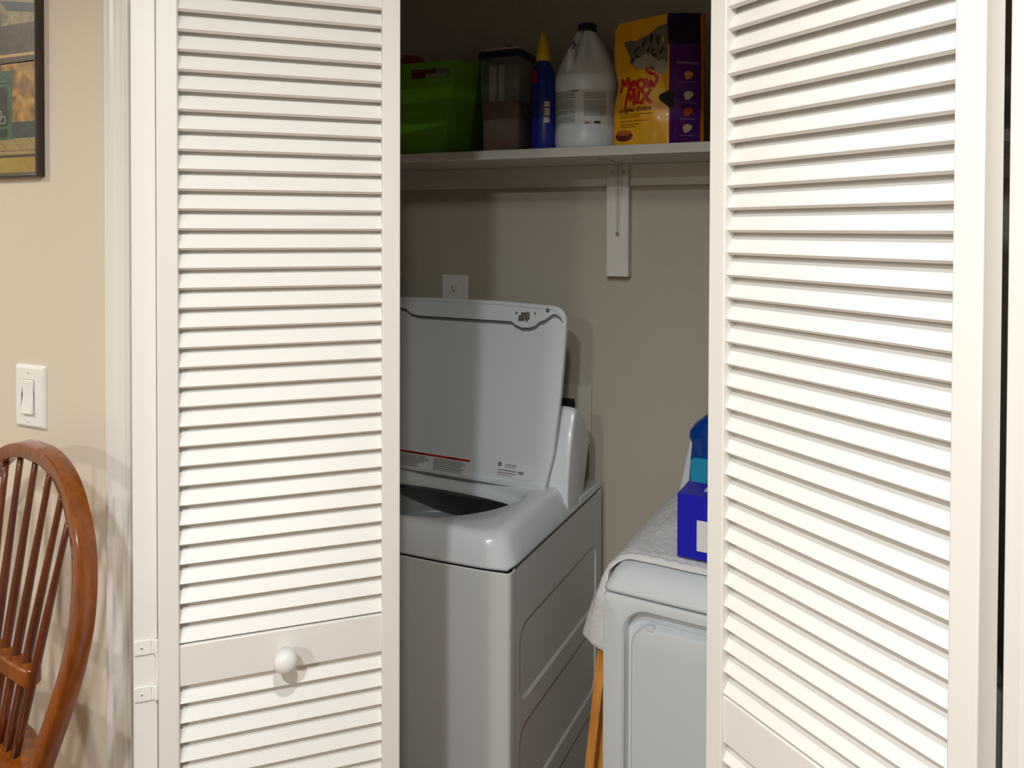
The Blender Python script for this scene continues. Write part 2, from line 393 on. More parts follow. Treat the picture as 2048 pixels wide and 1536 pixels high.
# saddle seat, legs, stretchers
seat = []
for k in range(48):
    a = 2 * pi * k / 48; ca, sa = cos(a), sin(a)
    rx = .215; ry = .205
    x = math.copysign(abs(ca) ** .75, ca) * rx; y_ = math.copysign(abs(sa) ** .75, sa) * ry - .155
    seat.append((x * (1 - .10 * (sa > 0) * sa), y_))
bm = bmesh.new()
cxs, cys = 0, -.155
def sc(f, z): return [(cxs + (x - cxs) * f, cys + (y_ - cys) * f, z) for x, y_ in seat]
loft(bm, [sc(.86, -.042), sc(.97, -.028), sc(1, -.012), sc(.985, -.003), sc(.93, .0), sc(.7, -.004), sc(.4, -.008), sc(.1, -.009)])
obj('seat', bm, CHAIRW, ch, smooth=True)
legs = {}
for sx in (-1, 1):
    for sy in (-1, 1):
        a = Vector((sx * .12, cys + sy * .11, -.035)); b = Vector((sx * .20, cys + sy * .20, -.7895))
        n = 14; prof = [.017, .019, .021, .019, .016, .020, .022, .021, .019, .016, .020, .018, .016, .014, .013]
        bm = bmesh.new(); tube(bm, [a.lerp(b, k / n) for k in range(n + 1)], prof, 12); obj('leg', bm, CHAIRW, ch, smooth=True); legs[sx, sy] = (a, b)
for (p, q, f) in (((-1, -1), (1, -1), .62), ((-1, 1), (1, 1), .5), ((-1, -1), (-1, 1), .56), ((1, -1), (1, 1), .56)):
    a = legs[p][0].lerp(legs[p][1], f); b = legs[q][0].lerp(legs[q][1], f)
    bm = bmesh.new(); tube(bm, [a.lerp(b, k / 8) for k in range(9)], [.008 + .005 * sin(pi * k / 8) for k in range(9)], 10); obj('stretcher', bm, CHAIRW, ch, smooth=True)

# ------------------------------------------------------------------ washer
wr = -R(2.85); ex = Vector((cos(wr), sin(wr), 0))
wo = Vector((-.625, 1.463, 0)) - ex * .343
wa = thing('washing_machine', 'white top-loading washing machine with its lid raised', 'washing machine', wo, wr)
def bowf(x): return -.022 * (1 - (x / .343) ** 2)
def body_ring(hx, y0, y1, z, r=.02, bow=1):
    pts = rrect(-hx, hx, y0, y1, r, 5); out = []
    # subdivide the front edge so that it can bow
    for i, (x, y_) in enumerate(pts): out.append((x, y_))
    fr = [(-hx + r + (2 * hx - 2 * r) * k / 12, y0) for k in range(1, 12)]
    # the front edge lies between the third and the fourth corner
    out = out[:18] + fr + out[18:]
    return [(x, yy + (bowf(x) * bow if yy < y0 + r * 1.01 else 0), z) for x, yy in out]
WD = .600
def wring(z, g=0):
    r = .012; f = [(x, bowf(x) + g) for x in [-.343 + r + (.686 - 2 * r) * k / 14 for k in range(15)]]
    rc_ = [(.343 - r + (r - g) * sin(a), r - r * cos(a) + g) for a in [pi / 2 * k / 5 for k in range(1, 6)]]
    side = [(.343 - g, .030), (.3375, .030), (.3375, WD - .02), (.343 - g, WD - .02), (.343 - g, WD)]
    right = rc_ + side
    left = [(-x, y_) for x, y_ in reversed(right)]
    return [(x, y_, z) for x, y_ in f[1:-1] + right + left]
bm = bmesh.new()
loft(bm, [wring(.012), wring(.8795), wring(.8815, .002)], cap1=False)
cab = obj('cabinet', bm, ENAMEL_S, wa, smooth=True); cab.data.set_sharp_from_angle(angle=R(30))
bm = bmesh.new(); loft(bm, [body_ring(.335, .008, .59, .870, .012), body_ring(.335, .008, .59, .886, .012)], cap0=False, cap1=False)
obj('seam_shade', bm, mat('dark_gap', (.03, .03, .03), .7), wa)  # black ring put in for the shade inside the seam gap
def by_angle(base, c, n=96):
    out = []
    for k in range(n):
        a = 2 * pi * k / n; d = (cos(a), sin(a)); best = None
        for i in range(len(base)):
            p, q = base[i], base[(i + 1) % len(base)]; ex_, ey_ = q[0] - p[0], q[1] - p[1]; den = d[0] * ey_ - d[1] * ex_
            if abs(den) < 1e-12: continue
            t = ((p[0] - c[0]) * ey_ - (p[1] - c[1]) * ex_) / den; u = ((p[0] - c[0]) * d[1] - (p[1] - c[1]) * d[0]) / den
            if t > 0 and -1e-6 <= u <= 1 + 1e-6: best = t if best is None else min(best, t)
        out.append((c[0] + d[0] * best, c[1] + d[1] * best))
    return out
# sheet-metal sides, each with sunk panels
for sx in (-1, 1):
    bm = bmesh.new()
    for z0, z1, c0_, c1_ in ((.567, .744, .540, .8815), (.330, .516, .305, .540), (.09, .28, .012, .305)):
        cc = (.31, (z0 + z1) / 2); nn_ = 160
        def rg(x, ys, ye, za, zb, r): return [(sx * x, p, q) for p, q in by_angle(rrect(ys, ye, za, zb, r, 8) if r else [(ye, zb), (ys, zb), (ys, za), (ye, za)], cc, nn_)]
        loft(bm, [rg(.343, .0285, WD - .0185, c0_, c1_, 0), rg(.343, .052, .556, z0, z1, .040), rg(.3395, .0545, .5535, z0 + .009, z1 - .002, .036)], cap0=False)
    bmesh.ops.remove_doubles(bm, verts=bm.verts[:], dist=1e-5)
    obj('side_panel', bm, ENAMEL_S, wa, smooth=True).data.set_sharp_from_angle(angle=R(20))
# top cover: sloped skirt, deck with round opening
N = 72
def sup(cx, cy, rx, ry, e, n=N):
    out = []
    for k in range(n):
        a = 2 * pi * k / n; ca, sa = cos(a), sin(a)
        out.append((cx + rx * math.copysign(abs(ca) ** e, ca), cy + ry * math.copysign(abs(sa) ** e, sa)))
    return out
def rect_by_angle(hx, y0, y1, z, r=.03, bow=0, cy=.24):
    out = []
    base = rrect(-hx, hx, y0, y1, r, 8)
    # cast rays from (0,cy)
    for k in range(N):
        a = 2 * pi * k / N; d = (cos(a), sin(a)); best = None
        for i in range(len(base)):
            p, q = base[i], base[(i + 1) % len(base)]
            ex_, ey_ = q[0] - p[0], q[1] - p[1]; den = d[0] * ey_ - d[1] * ex_
            if abs(den) < 1e-12: continue
            t = ((p[0]) * ey_ - (p[1] - cy) * ex_) / den; u = ((p[0]) * d[1] - (p[1] - cy) * d[0]) / den
            if t > 0 and -1e-6 <= u <= 1 + 1e-6: best = t if best is None else min(best, t)
        x, yy = d[0] * best, cy + d[1] * best
        if bow and yy < y0 + .05: yy += bowf(x) * bow
        out.append((x, yy, z))
    return out
def hole(r, z, yb, cy=.27, f=1.0):
    out = []
    for k in range(N):
        a = 2 * pi * k / N; x = r * cos(a); yy = cy + r * sin(a) - 0
        out.append((x, min(yy, yb) if yb else yy, z))
    return out
def ring_c(r, z, cy, rb=None):
    """circle seen by angle about (0,.24)"""
    return [(r * cos(2 * pi * k / N), cy + (r if sin(2 * pi * k / N) < 0 else (rb or r)) * sin(2 * pi * k / N), z) for k in range(N)]
bm = bmesh.new()
rings = [rect_by_angle(.330, .008, .590, .8865, .02, 1), rect_by_angle(.343, -.001, WD, .8865, .022, 1), rect_by_angle(.3428, -.0005, WD - .001, .892, .024, 1),
         rect_by_angle(.334, .004, .50, .915, .028, .95), rect_by_angle(.323, .009, .48, .940, .032, .92), rect_by_angle(.314, .016, .46, .952, .036, .9), rect_by_angle(.304, .024, .45, .957, .042, .85), rect_by_angle(.292, .032, .44, .9575, .05, .8),
         ring_c(.258, .9505, .280, .060), ring_c(.2515, .945, .280, .056), ring_c(.2485, .937, .280, .054), ring_c(.247, .927, .280, .052)]
ledge = ring_c(.2455, .923, .277, .051)
h1 = ring_c(.2425, .9215, .274, .049); h2 = ring_c(.2420, .908, .274, .0485)
loft(bm, rings + [ledge, h1, h2], cap0=False, cap1=False)
obj('top_cover', bm, ENAMEL, wa, smooth=True)
# tub
bm = bmesh.new()
T = lambda r, z: [(r * cos(2 * pi * k / N), .250 + r * sin(2 * pi * k / N), z) for k in range(N)]
GREYP = mat('grey_tub_ring', (.42, .47, .48), .3); TUBD = mat('dark_tub_plastic', (.045, .062, .06), .35)
loft(bm, [T(.226, .872), T(.223, .862), T(.223, .800), T(.220, .790), T(.206, .782)], cap0=False, cap1=False)
tub = obj('balance_ring', bm, GREYP, wa, smooth=True)
bm = bmesh.new(); loft(bm, [T(.246, .906), T(.246, .890), T(.2455, .884)], cap0=False, cap1=False); obj('tub_gap', bm, MATS['dark_gap'], wa, smooth=True)
bm = bmesh.new(); loft(bm, [T(.246, .886), T(.236, .882), T(.226, .872)], cap0=False, cap1=False); obj('tub_rim', bm, TUBD, wa, smooth=True)
bm = bmesh.new(); loft(bm, [T(.206, .782), T(.204, .778), T(.204, .770)], cap0=False, cap1=False); obj('ring_groove', bm, MATS['dark_gap'], wa, smooth=True)
bm = bmesh.new(); loft(bm, [T(.204, .770), T(.198, .765), T(.196, .55), T(.16, .50), T(.03, .50)], cap0=False, cap1=True)
obj('tub_basket', bm, mat('basket_steel', (.30, .32, .31), .4, metal=.6), wa, smooth=True)
bm = bmesh.new(); lathe(bm, [(.12, .50), (.11, .53), (.06, .55), (.05, .62), (.03, .66), (.002, .67)], 24, (0, .25)); obj('agitator', bm, mat('agitator_grey', (.35, .37, .38), .4), wa, smooth=True)
# control console behind the lid
prof = [(.345, .940), (.350, .985), (.362, 1.045), (.380, 1.100), (.391, 1.135), (.398, 1.148), (.410, 1.153), (.430, 1.147), (.462, 1.124), (.488, 1.098), (.503, 1.074), (.507, 1.053), (.497, 1.005), (.480, .955), (.462, .915), (.456, .889), (.345, .889)]
bm = bmesh.new()
xs = [-.343, -.336, -.322, -.300, .300, .322, .336, .343]
cyc, czc = .41, .98
def cring(x, f, dz):
    out = []
    for yy, z in prof:
        k = f
        out.append((x, cyc + (yy - cyc) * k, (z if z < .95 else .95 + (z - .95) * (k ** .8))))
    return out
rings = [cring(-.3405, .86, 0), cring(-.3385, .95, 0), cring(-.330, .99, 0), cring(-.310, 1, 0), cring(.310, 1, 0), cring(.330, .99, 0), cring(.3385, .95, 0), cring(.3405, .86, 0)]
loft(bm, rings)
con = obj('control_console', bm, ENAMEL, wa, bevel=.006, seg=3, angle=25)
bm = bmesh.new(); prism(bm, [(.43, .886), (.597, .886), (.597, .899), (.588, .904), (.43, .909)], 'x', -.342, .342); obj('rear_ledge', bm, ENAMEL, wa, bevel=.002)
# lid
K = math.atan2(.08, .47)
lidE = Matrix.Translation((0, .320, .948)) @ Matrix.Rotation(-K, 4, 'X')
def lidobj(name, bm, m, parent, **k):
    bm.transform(lidE); return obj(name, bm, m, parent, **k)
def lid_outline(g=0):
    return [(-.285 + g, 0 + g), (.285 - g, 0 + g), (.304 - g, .10), (.3135 - g, .25), (.3165 - g, .40)] + [(.3165 - g - (.040) * (1 - cos(a)), .4325 + (.044 - g) * sin(a)) for a in [pi / 2 * k / 8 for k in range(1, 9)]] + [(.12, .4825 - g), (-.12, .4825 - g)] + \
           [(-.3165 + g + (.040) * (1 - cos(a)), .4325 + (.044 - g) * sin(a)) for a in [pi / 2 * k / 8 for k in range(8, 0, -1)]] + [(-.3165 + g, .40), (-.3135 + g, .25), (-.304 + g, .10)]
bm = bmesh.new()
lo0 = lid_outline(0); 
loft(bm, [[(x, -.0035, z) for x, z in lid_outline(.003)], [(x, -.001, z) for x, z in lid_outline(0)], [(x, .012, z) for x, z in lo0], [(x, .019, z) for x, z in lid_outline(.007)], [(x, .021, z) for x, z in lid_outline(.02)]], cap0=False)
loft(bm, [[(x, -.0035, z) for x, z in lid_outline(.003)], [(x, -.0035, z) for x, z in lid_outline(.010)], [(x, .0035, z) for x, z in lid_outline(.012)]], cap0=False)
lid = lidobj('lid', bm, ENAMEL, wa, smooth=True)
try: lid.data.set_sharp_from_angle(angle=R(35))
except Exception: pass
# raised band along the lid's free edge, with wavy lower border
wave = [(.305, .437), (.300, .446), (.291, .453), (.281, .456), (.270, .450), (.255, .438), (.240, .432), (.228, .421), (.212, .415), (.190, .414), (.172, .420), (.158, .429), (-.140, .429), (-.165, .434), (-.182, .446), (-.20, .449), (-.26, .449), (-.29, .452), (-.305, .437)]
top = [(x, z) for x, z in lid_outline(.011) if z > .44]
bm = bmesh.new(); prism(bm, [(x, z) for x, z in wave[::-1]] + top, 'y', -.0045, .004)
lidobj('lid_edge_band', bm, ENAMEL, lid)
bm = bmesh.new(); gw = [(x, z) for x, z in wave]; gl = [(x, z - .009) for x, z in wave]
gv = [bm.verts.new((x, .003, z)) for x, z in gw]; gb = [bm.verts.new((x, .0032, z)) for x, z in gl]
for i in range(len(gv) - 1): bm.faces.new((gv[i], gv[i + 1], gb[i + 1], gb[i]))
lidobj('lid_groove_shade', bm, mat('groove_shade_grey', (.16, .18, .18), .6), lid)  # flat dark strip paints the shade in the groove below the raised band
DK = mat('latch_metal', (.22, .21, .20), .35, metal=.6)
for (x, z, r) in ((.262, .4635, .0062), (.172, .452, .0034), (.226, .4535, .0032)):
    bm = bmesh.new(); lathe(bm, [(r, 0), (r * .9, .0014), (r * .4, .0016), (r * .35, .0008), (.0003, .0008)], 16); bm.transform(Matrix.Rotation(pi / 2, 4, 'X')); bm.transform(Matrix.Translation((x, -.0045, z)))
    lidobj('lid_bolt', bm, DK, lid, smooth=True)
bm = bmesh.new(); box(bm, .186, .212, -.0075, -.0045, .436, .455); box(bm, .180, .198, -.009, -.0045, .432, .446); box(bm, .203, .208, -.010, -.0045, .431, .457)
lidobj('lid_latch', bm, DK, lid, bevel=.001)
STK = mat('sticker_white', (.74, .76, .76), .4); INK = mat('sticker_ink', (.22, .23, .24), .6); RED = mat('sticker_red', lin(190, 25, 20), .5); DRED = mat('sticker_dark_red', lin(70, 12, 8), .5)
def sticker(name, x0, x1, z0, z1, items, parent, label=None):
    bm = bmesh.new(); box(bm, x0, x1, .0026, .0037, z0, z1, 0)
    for a, b, c, d, mi in items: box(bm, x0 + a, x0 + b, .0022, .0028, z0 + c, z0 + d, mi)
    o = lidobj(name, bm, [STK, INK, RED, DRED], parent)
    if label: o['label'] = label
    return o
it = [(0, .335, .0405, .046, 2), (.13, .19, .0412, .0455, 3), (.265, .295, .0412, .0455, 3), (.02, .06, .0412, .0455, 3)]
random.seed(3)
for col, (a, b) in enumerate(((.006, .10), (.112, .21), (.222, .325))):
    for r_ in range(7):
        z = .0345 - r_ * .0047; e = b - random.random() * .018 - (.025 if (r_ > 3 and col < 2) else 0)
        it.append((a, e, z, z + .0022, 1))
sticker('warning_label', -.272, .063, .005, .052, it, lid, 'white warning label with a red bar')
it = [(.028, .062, .031, .0335, 1), (.028, .058, .026, .0282, 1), (.006, .062, .0155, .0185, 1), (.006, .058, .009, .0115, 1), (.066, .082, .0125, .0195, 1), (.006, .05, .004, .0055, 1)]
s2 = sticker('serial_label', .141, .245, .022, .060, it, lid, 'small grey-printed label')
bm = bmesh.new(); lathe(bm, [(.0065, 0), (.0063, .0008), (.0003, .0009)], 20); bm.transform(Matrix.Rotation(pi / 2, 4, 'X')); bm.transform(Matrix.Translation((.153, .0026, .0535))); lidobj('logo_dot', bm, INK, s2)

# ------------------------------------------------------------------ dryer
dr = -R(5); ex = Vector((cos(dr), sin(dr), 0)); do = Vector((-.421, 1.472, 0)) + ex * .343
dy = thing('clothes_dryer', 'white front-loading clothes dryer standing right of the washer', 'dryer', do, dr)
bm = bmesh.new()
loft(bm, [body_ring(.341, .032, .60, .012, .012, 0), body_ring(.343, .030, .60, .03, .012, 0), body_ring(.343, .030, .60, .881, .012, 0)])
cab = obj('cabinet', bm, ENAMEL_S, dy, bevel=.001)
# front panel with the sunk door frame
bm = bmesh.new()
c0 = (0, .48)
def fr_ring(x0, x1, z0, z1, r, y_): return [(a, y_, b) for a, b in by_angle(rrect(x0, x1, z0, z1, r, 14), c0, 360)]
loft(bm, [fr_ring(-.343, .343, .012, .881, .006, .03), fr_ring(-.343, .343, .012, .881, .006, .004), fr_ring(-.342, .342, .013, .880, .006, .0015), fr_ring(-.339, .339, .015, .877, .006, .0), fr_ring(-.302, .302, .102, .862, .055, .0), fr_ring(-.298, .298, .106, .858, .052, .004),
          fr_ring(-.296, .296, .109, .855, .050, .028)], cap0=False)
obj('front_panel', bm, ENAMEL, dy, smooth=True).data.set_sharp_from_angle(angle=R(40))
bm = bmesh.new()
loft(bm, [fr_ring(-.283, .283, .12, .829, .042, .027), fr_ring(-.283, .283, .12, .829, .042, .004), fr_ring(-.2805, .2805, .1225, .8265, .040, .0), fr_ring(-.276, .276, .127, .822, .036, -.001)], cap0=False)
dd = obj('door', bm, ENAMEL, dy, smooth=True); dd.data.set_sharp_from_angle(angle=R(40))
bm = bmesh.new(); prism(bm, rrect(-.252, -.235, .824, .835, .003), 'y', -.001, .010); obj('door_latch', bm, ENAMEL, dd, bevel=.001)
bm = bmesh.new(); loft(bm, [body_ring(.334, .010, .59, .872, .012, 0), body_ring(.334, .010, .59, .888, .012, 0)]); obj('seam_shade', bm, MATS['dark_gap'], dy)  # black slab standing in for the shade in the dryer's seam
bm = bmesh.new()
loft(bm, [body_ring(.341, .002, .60, .8855, .014, 0), body_ring(.343, .0, .60, .8865, .016, 0), body_ring(.3425, .001, .599, .893, .018, 0), body_ring(.330, .018, .59, .918, .022, 0), body_ring(.318, .034, .58, .930, .026, 0), body_ring(.300, .052, .57, .934, .03, 0), body_ring(.28, .07, .55, .935, .03, 0)])
obj('top_cover', bm, ENAMEL, dy, smooth=True)
bm = bmesh.new()
prism(bm, [(-.325, .932), (.325, .932), (.288, 1.105), (.276, 1.115), (-.276, 1.115), (-.288, 1.105)], 'y', .49, .585)
obj('control_console', bm, ENAMEL, dy, bevel=.006, seg=3)

# ------------------------------------------------------------------ towel over the dryer (top level)
TOW = mat('white_terry', (.77, .765, .76), .95, .1, noise_amt=.05, noise_scale=80, bump=.9, bump_scale=420)
tw = thing('towel', 'white terry towel draped over the left side of the dryer top', 'towel', do, dr)
# one closed cloth body: at every station s along its length a flat loop runs over the outside and back underneath
def tw_mid(s):
    """centre line (x, z), thickness and outward normal; s from the hem up the side and across the top"""
    if s < .19:
        k = 1 - s / .19
        w_ = .008 + .052 * k ** .8 if k < .93 else .008 + .052 * .93 ** .8 * math.sqrt(max(0, 1 - ((k - .93) / .07) ** 2)) * 1.0
        return -.3480, .742 + s * .85, w_, (-1, 0)
    s -= .19
    if s < .075:
        k = s / .075; a = k * pi / 2
        return -.348 + .056 * k ** 1.1, .9035 + .0355 * sin(a), .010, (-cos(a), sin(a))
    s -= .075
    return -.292 + s, .9390, .011, (0, 1)
nu, nv = 120, 90
outer, inner = [], []
for i in range(nu + 1):
    s = .52 * i / nu; x, z, th, n_ = tw_mid(s); ro_, ri_ = [], []
    hang = max(0, 1 - s / .19)
    for j in range(nv + 1):
        q = j / nv; yv = .048 - .022 * min(1, hang * 3) + (.415 + .02 * hang) * q + .004 * noise.noise(Vector((s * 12, q * 2, 7)))
        e = min(q, 1 - q) * .415
        rnd = math.sqrt(max(0, 1 - max(0, 1 - e / (th * .75)) ** 2))        # rounded edge
        hem = .0022 * math.exp(-((e - .014) / .004) ** 2)
        rip = .0014 * noise.noise(Vector((s * 20, yv * 16, 1))) + .0019 * noise.noise(Vector((s * 85, yv * 85, 3))) + .0010 * noise.noise(Vector((s * 170, yv * 170, 5)))
        fold = .0
        if s > .27: fold = .010 * max(0, noise.noise(Vector((s * 7 + 2, yv * 6, 9)))) + .010 * math.exp(-((s - .33) / .05) ** 2) * math.exp(-((yv - .25) / .07) ** 2)
        else: fold = .009 * hang * sin(yv * 26 + s * 8) * min(1, e / .03)
        t = (th + fold) * (.12 + .88 * rnd) - hem + rip
        ro_.append((x + n_[0] * t, yv, z + n_[1] * t)); ri_.append((x, yv, z))
    outer.append(ro_); inner.append(ri_)
bm = bmesh.new()
loft(bm, [o_ + i_[::-1] for o_, i_ in zip(outer, inner)])
to = obj('towel_cloth', bm, TOW, tw, smooth=True); to.data.set_sharp_from_angle(angle=R(70))
# ------------------------------------------------------------------ blue box and detergent bottle on the dryer
BLUE = mat('box_blue', lin(8, 22, 190), .35, coat=.2); WHT = mat('box_white', (.80, .80, .78), .5)
bb = thing('cardboard_box', 'bright blue cardboard box with a white label panel, on the towel', 'box', Matrix.Translation(do) @ Matrix.Rotation(dr, 4, 'Z') @ Vector((-.209, .068, .957)), dr)
bm = bmesh.new(); box(bm, 0, .20, 0, .085, 0, .128)
obj('carton', bm, BLUE, bb, bevel=.001)
bm = bmesh.new(); box(bm, .040, .160, -.0006, .0005, .018, .080); obj('label_panel', bm, WHT, bb)
bm = bmesh.new(); box(bm, .045, .155, .035, .060, .1275, .1287); obj('top_print', bm, mat('box_top_print', (.55, .62, .78), .4), bb)
BOT = mat('bottle_blue', lin(0, 62, 150), .2, coat=.4)
db = thing('detergent_bottle', 'blue laundry detergent bottle with a red cap, behind the blue box', 'bottle', Matrix.Translation(do) @ Matrix.Rotation(dr, 4, 'Z') @ Vector((-.262, .375, .957)), dr)
bm = bmesh.new()
def bott(f): return f
rings = []
for z, hw, hd, off in ((0, .070, .040, .072), (.004, .074, .043, .072), (.06, .074, .043, .073), (.12, .072, .042, .075), (.150, .071, .042, .077), (.165, .074, .043, .073), (.180, .073, .043, .073), (.200, .063, .040, .077), (.220, .045, .034, .082), (.235, .028, .026, .086), (.242, .022, .022, .086), (.250, .022, .022, .086)):
    rings.append([(off + hw * math.copysign(abs(cos(a)) ** .7, cos(a)) + .0, hd * math.copysign(abs(sin(a)) ** .7, sin(a)), z) for a in [2 * pi * k / 28 for k in range(28)]])
loft(bm, rings); obj('bottle_body', bm, BOT, db, smooth=True)
bm = bmesh.new(); lathe(bm, [(.034, .236), (.034, .262), (.031, .268), (.030, .290), (.002, .292)], 24, (.080, 0)); obj('cap', bm, mat('cap_red', lin(180, 20, 25), .35), db, smooth=True)
bm = bmesh.new(); prism(bm, rrect(.012, .130, .02, .125, .012), 'y', -.0445, -.040); obj('label_panel', bm, mat('label_cyan', lin(20, 150, 190), .35), db)

# ------------------------------------------------------------------ folded wooden stand between the machines
ws = thing('folded_wooden_stand', 'honey-coloured wooden folding stand in the gap between washer and dryer', 'folding stand', (-.470, 1.50, 0))
def rail(name, a, b, w, d):
    bm = bmesh.new(); a = Vector(a); b = Vector(b)
    tube(bm, [a, a.lerp(b, .5), b], (w, d), 4, up=(0, 1, 0)); return bm
def slab(name, pts0, pts1, par):
    bm = bmesh.new(); loft(bm, [pts0, pts1]); return obj(name, bm, BIRCH, par, bevel=.002)
def leg_slab(xt, xb, wd, y0, y1, zt, yshift=0):
    return ([(xb - wd / 2, y0 + yshift, .0), (xb + wd / 2, y0 + yshift, .0), (xb + wd / 2, y1 + yshift, .0), (xb - wd / 2, y1 + yshift, .0)],
            [(xt - wd / 2, y0, zt), (xt + wd / 2, y0, zt), (xt + wd / 2, y1, zt), (xt - wd / 2, y1, zt)])
slab('leg', *leg_slab(.034, -.043, .020, .02, .055, .735), ws)
slab('leg', *leg_slab(.043, -.020, .018, .06, .095, .73), ws)
slab('leg', *leg_slab(.034, -.043, .020, .37, .405, .735), ws)
slab('leg', *leg_slab(.043, -.020, .018, .33, .365, .73), ws)
for z in (.25, .50):
    bm = bmesh.new(); x = .0365 - (.0795) * (1 - z / .742); box(bm, x - .008, x + .008, .04, .39, z - .015, z + .015); obj('crossbar', bm, BIRCH, ws, bevel=.002)

# ------------------------------------------------------------------ shelf, cleats, bracket
shz = 1.830
sh = thing('wall_shelf', 'long off-white shelf on cleats above the washer and dryer', 'shelf', (-.38, 1.82, 0))
bm = bmesh.new(); box(bm, CL + .382, CR + .378, 0, .2848, shz - .0245, shz); obj('shelf_board', bm, SHELFM, sh, bevel=.0015)
bm = bmesh.new(); box(bm, CL + .382, CR + .378, 266e-3, .2848, shz - .0245 - .061, shz - .0246); obj('cleat', bm, SHELFM, sh, bevel=.0015)
bm = bmesh.new(); box(bm, -.2065, -.1425, .2475, .2848, 1.487, shz - .0247); obj('upright_board', bm, SHELFM, sh, bevel=.0015)
MET = mat('bracket_paint', (.62, .61, .57), .4); STEEL = mat('screw_steel', (.45, .43, .40), .25, metal=.9)
bm = bmesh.new(); cxb = -.172
prism(bm, [(cxb - .0035, 1.600), (cxb + .0035, 1.600), (cxb + .0125, shz - .028), (cxb - .0125, shz - .028)], 'y', .2445, .2475)
prism(bm, [(cxb - .0012, 1.604), (cxb + .0012, 1.604), (cxb + .0012, shz - .028), (cxb - .0012, shz - .028)], 'y', .236, .2446)
box(bm, cxb - .0125, cxb + .0125, .08, .2475, shz - .0275, shz - .0248)
br = obj('bracket', bm, MET, sh, bevel=.0008)
for x, y_, z in ((cxb - .016, .2475, 1.783), (cxb + .015, .2475, 1.783), (cxb, .2365, 1.609)):
    bm = bmesh.new(); lathe(bm, [(.0045, 0), (.0042, .0015), (.0025, .0032), (.0003, .0035)], 14); obj('screw', bm, STEEL, br, smooth=True, loc=(x, y_, z), rot=(pi / 2, 0, 0))

# outlet and washer outlet box on the back wall
ou = thing('power_outlet', 'white power outlet half hidden behind the raised washer lid', 'outlet', (-1.088, CB, 1.414))
obj('wall_plate', plate(bmesh.new(), .092, .124, .006, .003, .006), PLASTIC, ou)
bm = bmesh.new()
for s in (-1, 1): prism(bm, rrect(-.017, .017, s * .0195 - .0135, s * .0195 + .0135, .004), 'y', -.0075, -.005)
so = obj('socket', bm, PLASTIC, ou)
for s in (-1, 1):
    bm = bmesh.new()
    box(bm, -.0075, -.0053, -.0078, -.007, s * .0195 - .001, s * .0195 + .0075); box(bm, .0053, .0075, -.0078, -.007, s * .0195, s * .0195 + .0065)
    prism(bm, [(.0028 * cos(a), s * .0195 - .007 + .0028 * sin(a)) for a in [2 * pi * k / 10 for k in range(10)]], 'y', -.0078, -.007)
    obj('slots', bm, MATS['dark_gap'], so)
wb = thing('washer_outlet_box', 'cream recessed plumbing box on the back wall behind the washer', 'plumbing box', (-.735, CB, 1.075))
bm = bmesh.new()
ro = [(x, 0, z) for x, z in by_angle(rrect(-.098, .098, -.09, .09, .004), (0, 0), 64)]; rf = [(x, -.008, z) for x, z in by_angle(rrect(-.096, .096, -.088, .088, .004), (0, 0), 64)]
ri = [(x, -.008, z) for x, z in by_angle(rrect(-.048, .048, -.06, .047, .006), (0, 0), 64)]; rr = [(x, -.001, z) for x, z in by_angle(rrect(-.047, .047, -.058, .045, .006), (0, 0), 64)]
loft(bm, [ro, rf, ri, rr], cap0=False, cap1=False)
obj('box_frame', bm, mat('cream_plastic', (.60, .57, .46), .5), wb)
bm = bmesh.new(); prism(bm, rrect(-.047, .047, -.058, .045, .006), 'y', -.0022, -.0008); obj('box_recess', bm, MATS['dark_gap'], wb)

# ------------------------------------------------------------------ things on the shelf
Z = shz + .0005
# green basket
GR = mat('basket_green', lin(96, 158, 14), .4, noise_amt=.05, noise_scale=6)
bk = thing('storage_basket', 'lime green plastic storage basket with a cut-out handle, at the left end of the shelf', 'basket', (-1.075, 1.945, Z))
bm = bmesh.new()
def brg(hx, hy, z, cut=.045, n=1):
    # rectangle with broad chamfered corners
    r = cut
    return [(x, y_, z) for x, y_ in ((hx, -hy + r * 1.6), (hx, hy - r), (hx - r, hy), (-hx + r, hy), (-hx, hy - r), (-hx, -hy + r * 1.6), (-hx + r, -hy), (-.020, -hy), (hx - r - .012, -hy), (hx - r, -hy))]
h = .256
lev = [(0, .120, .085), (.06, .131, .0905), (.213, .155, .0985), (.237, .158, .1005), (h, .162, .104)]
R0 = [[bm.verts.new(p) for p in brg(hx, hy, z)] for z, hx, hy in lev]
for li, (a, b) in enumerate(zip(R0, R0[1:])):
    for i in range(10):
        if li == 2 and i == 7: pass
        bm.faces.new((a[i], a[(i + 1) % 10], b[(i + 1) % 10], b[i]))
bm.faces.new(R0[0][::-1])
# handle hole in the front face between the 3rd and 4th level
for f in list(bm.faces):
    c = f.calc_center_median()
    if abs(c.x - .042) < .03 and c.y < -.08 and .215 < c.z < .235: bm.faces.remove(f)
ob = obj('basket_body', bm, GR, bk); md = ob.modifiers.new('s', 'SOLIDIFY'); md.thickness = .003; md.offset = -1
md = ob.modifiers.new('b', 'BEVEL'); md.width = .004; md.segments = 2; md.limit_method = 'ANGLE'; md.angle_limit = R(20)
rc = thing('red_package', 'dark red package sticking up out of the green basket', 'package', (-1.120, 1.95, Z + .006))
bm = bmesh.new(); loft(bm, [[(-.045, -.03, 0), (.035, -.03, 0), (.035, .03, 0), (-.045, .03, 0)], [(-.055, -.032, .22), (.044, -.03, .22), (.044, .03, .22), (-.055, .03, .22)], [(-.055, -.032, .285), (.030, -.03, .262), (.030, .03, .262), (-.055, .03, .285)], [(-.05, -.015, .303), (-.010, -.010, .296), (-.010, .012, .296), (-.05, .012, .303)]])
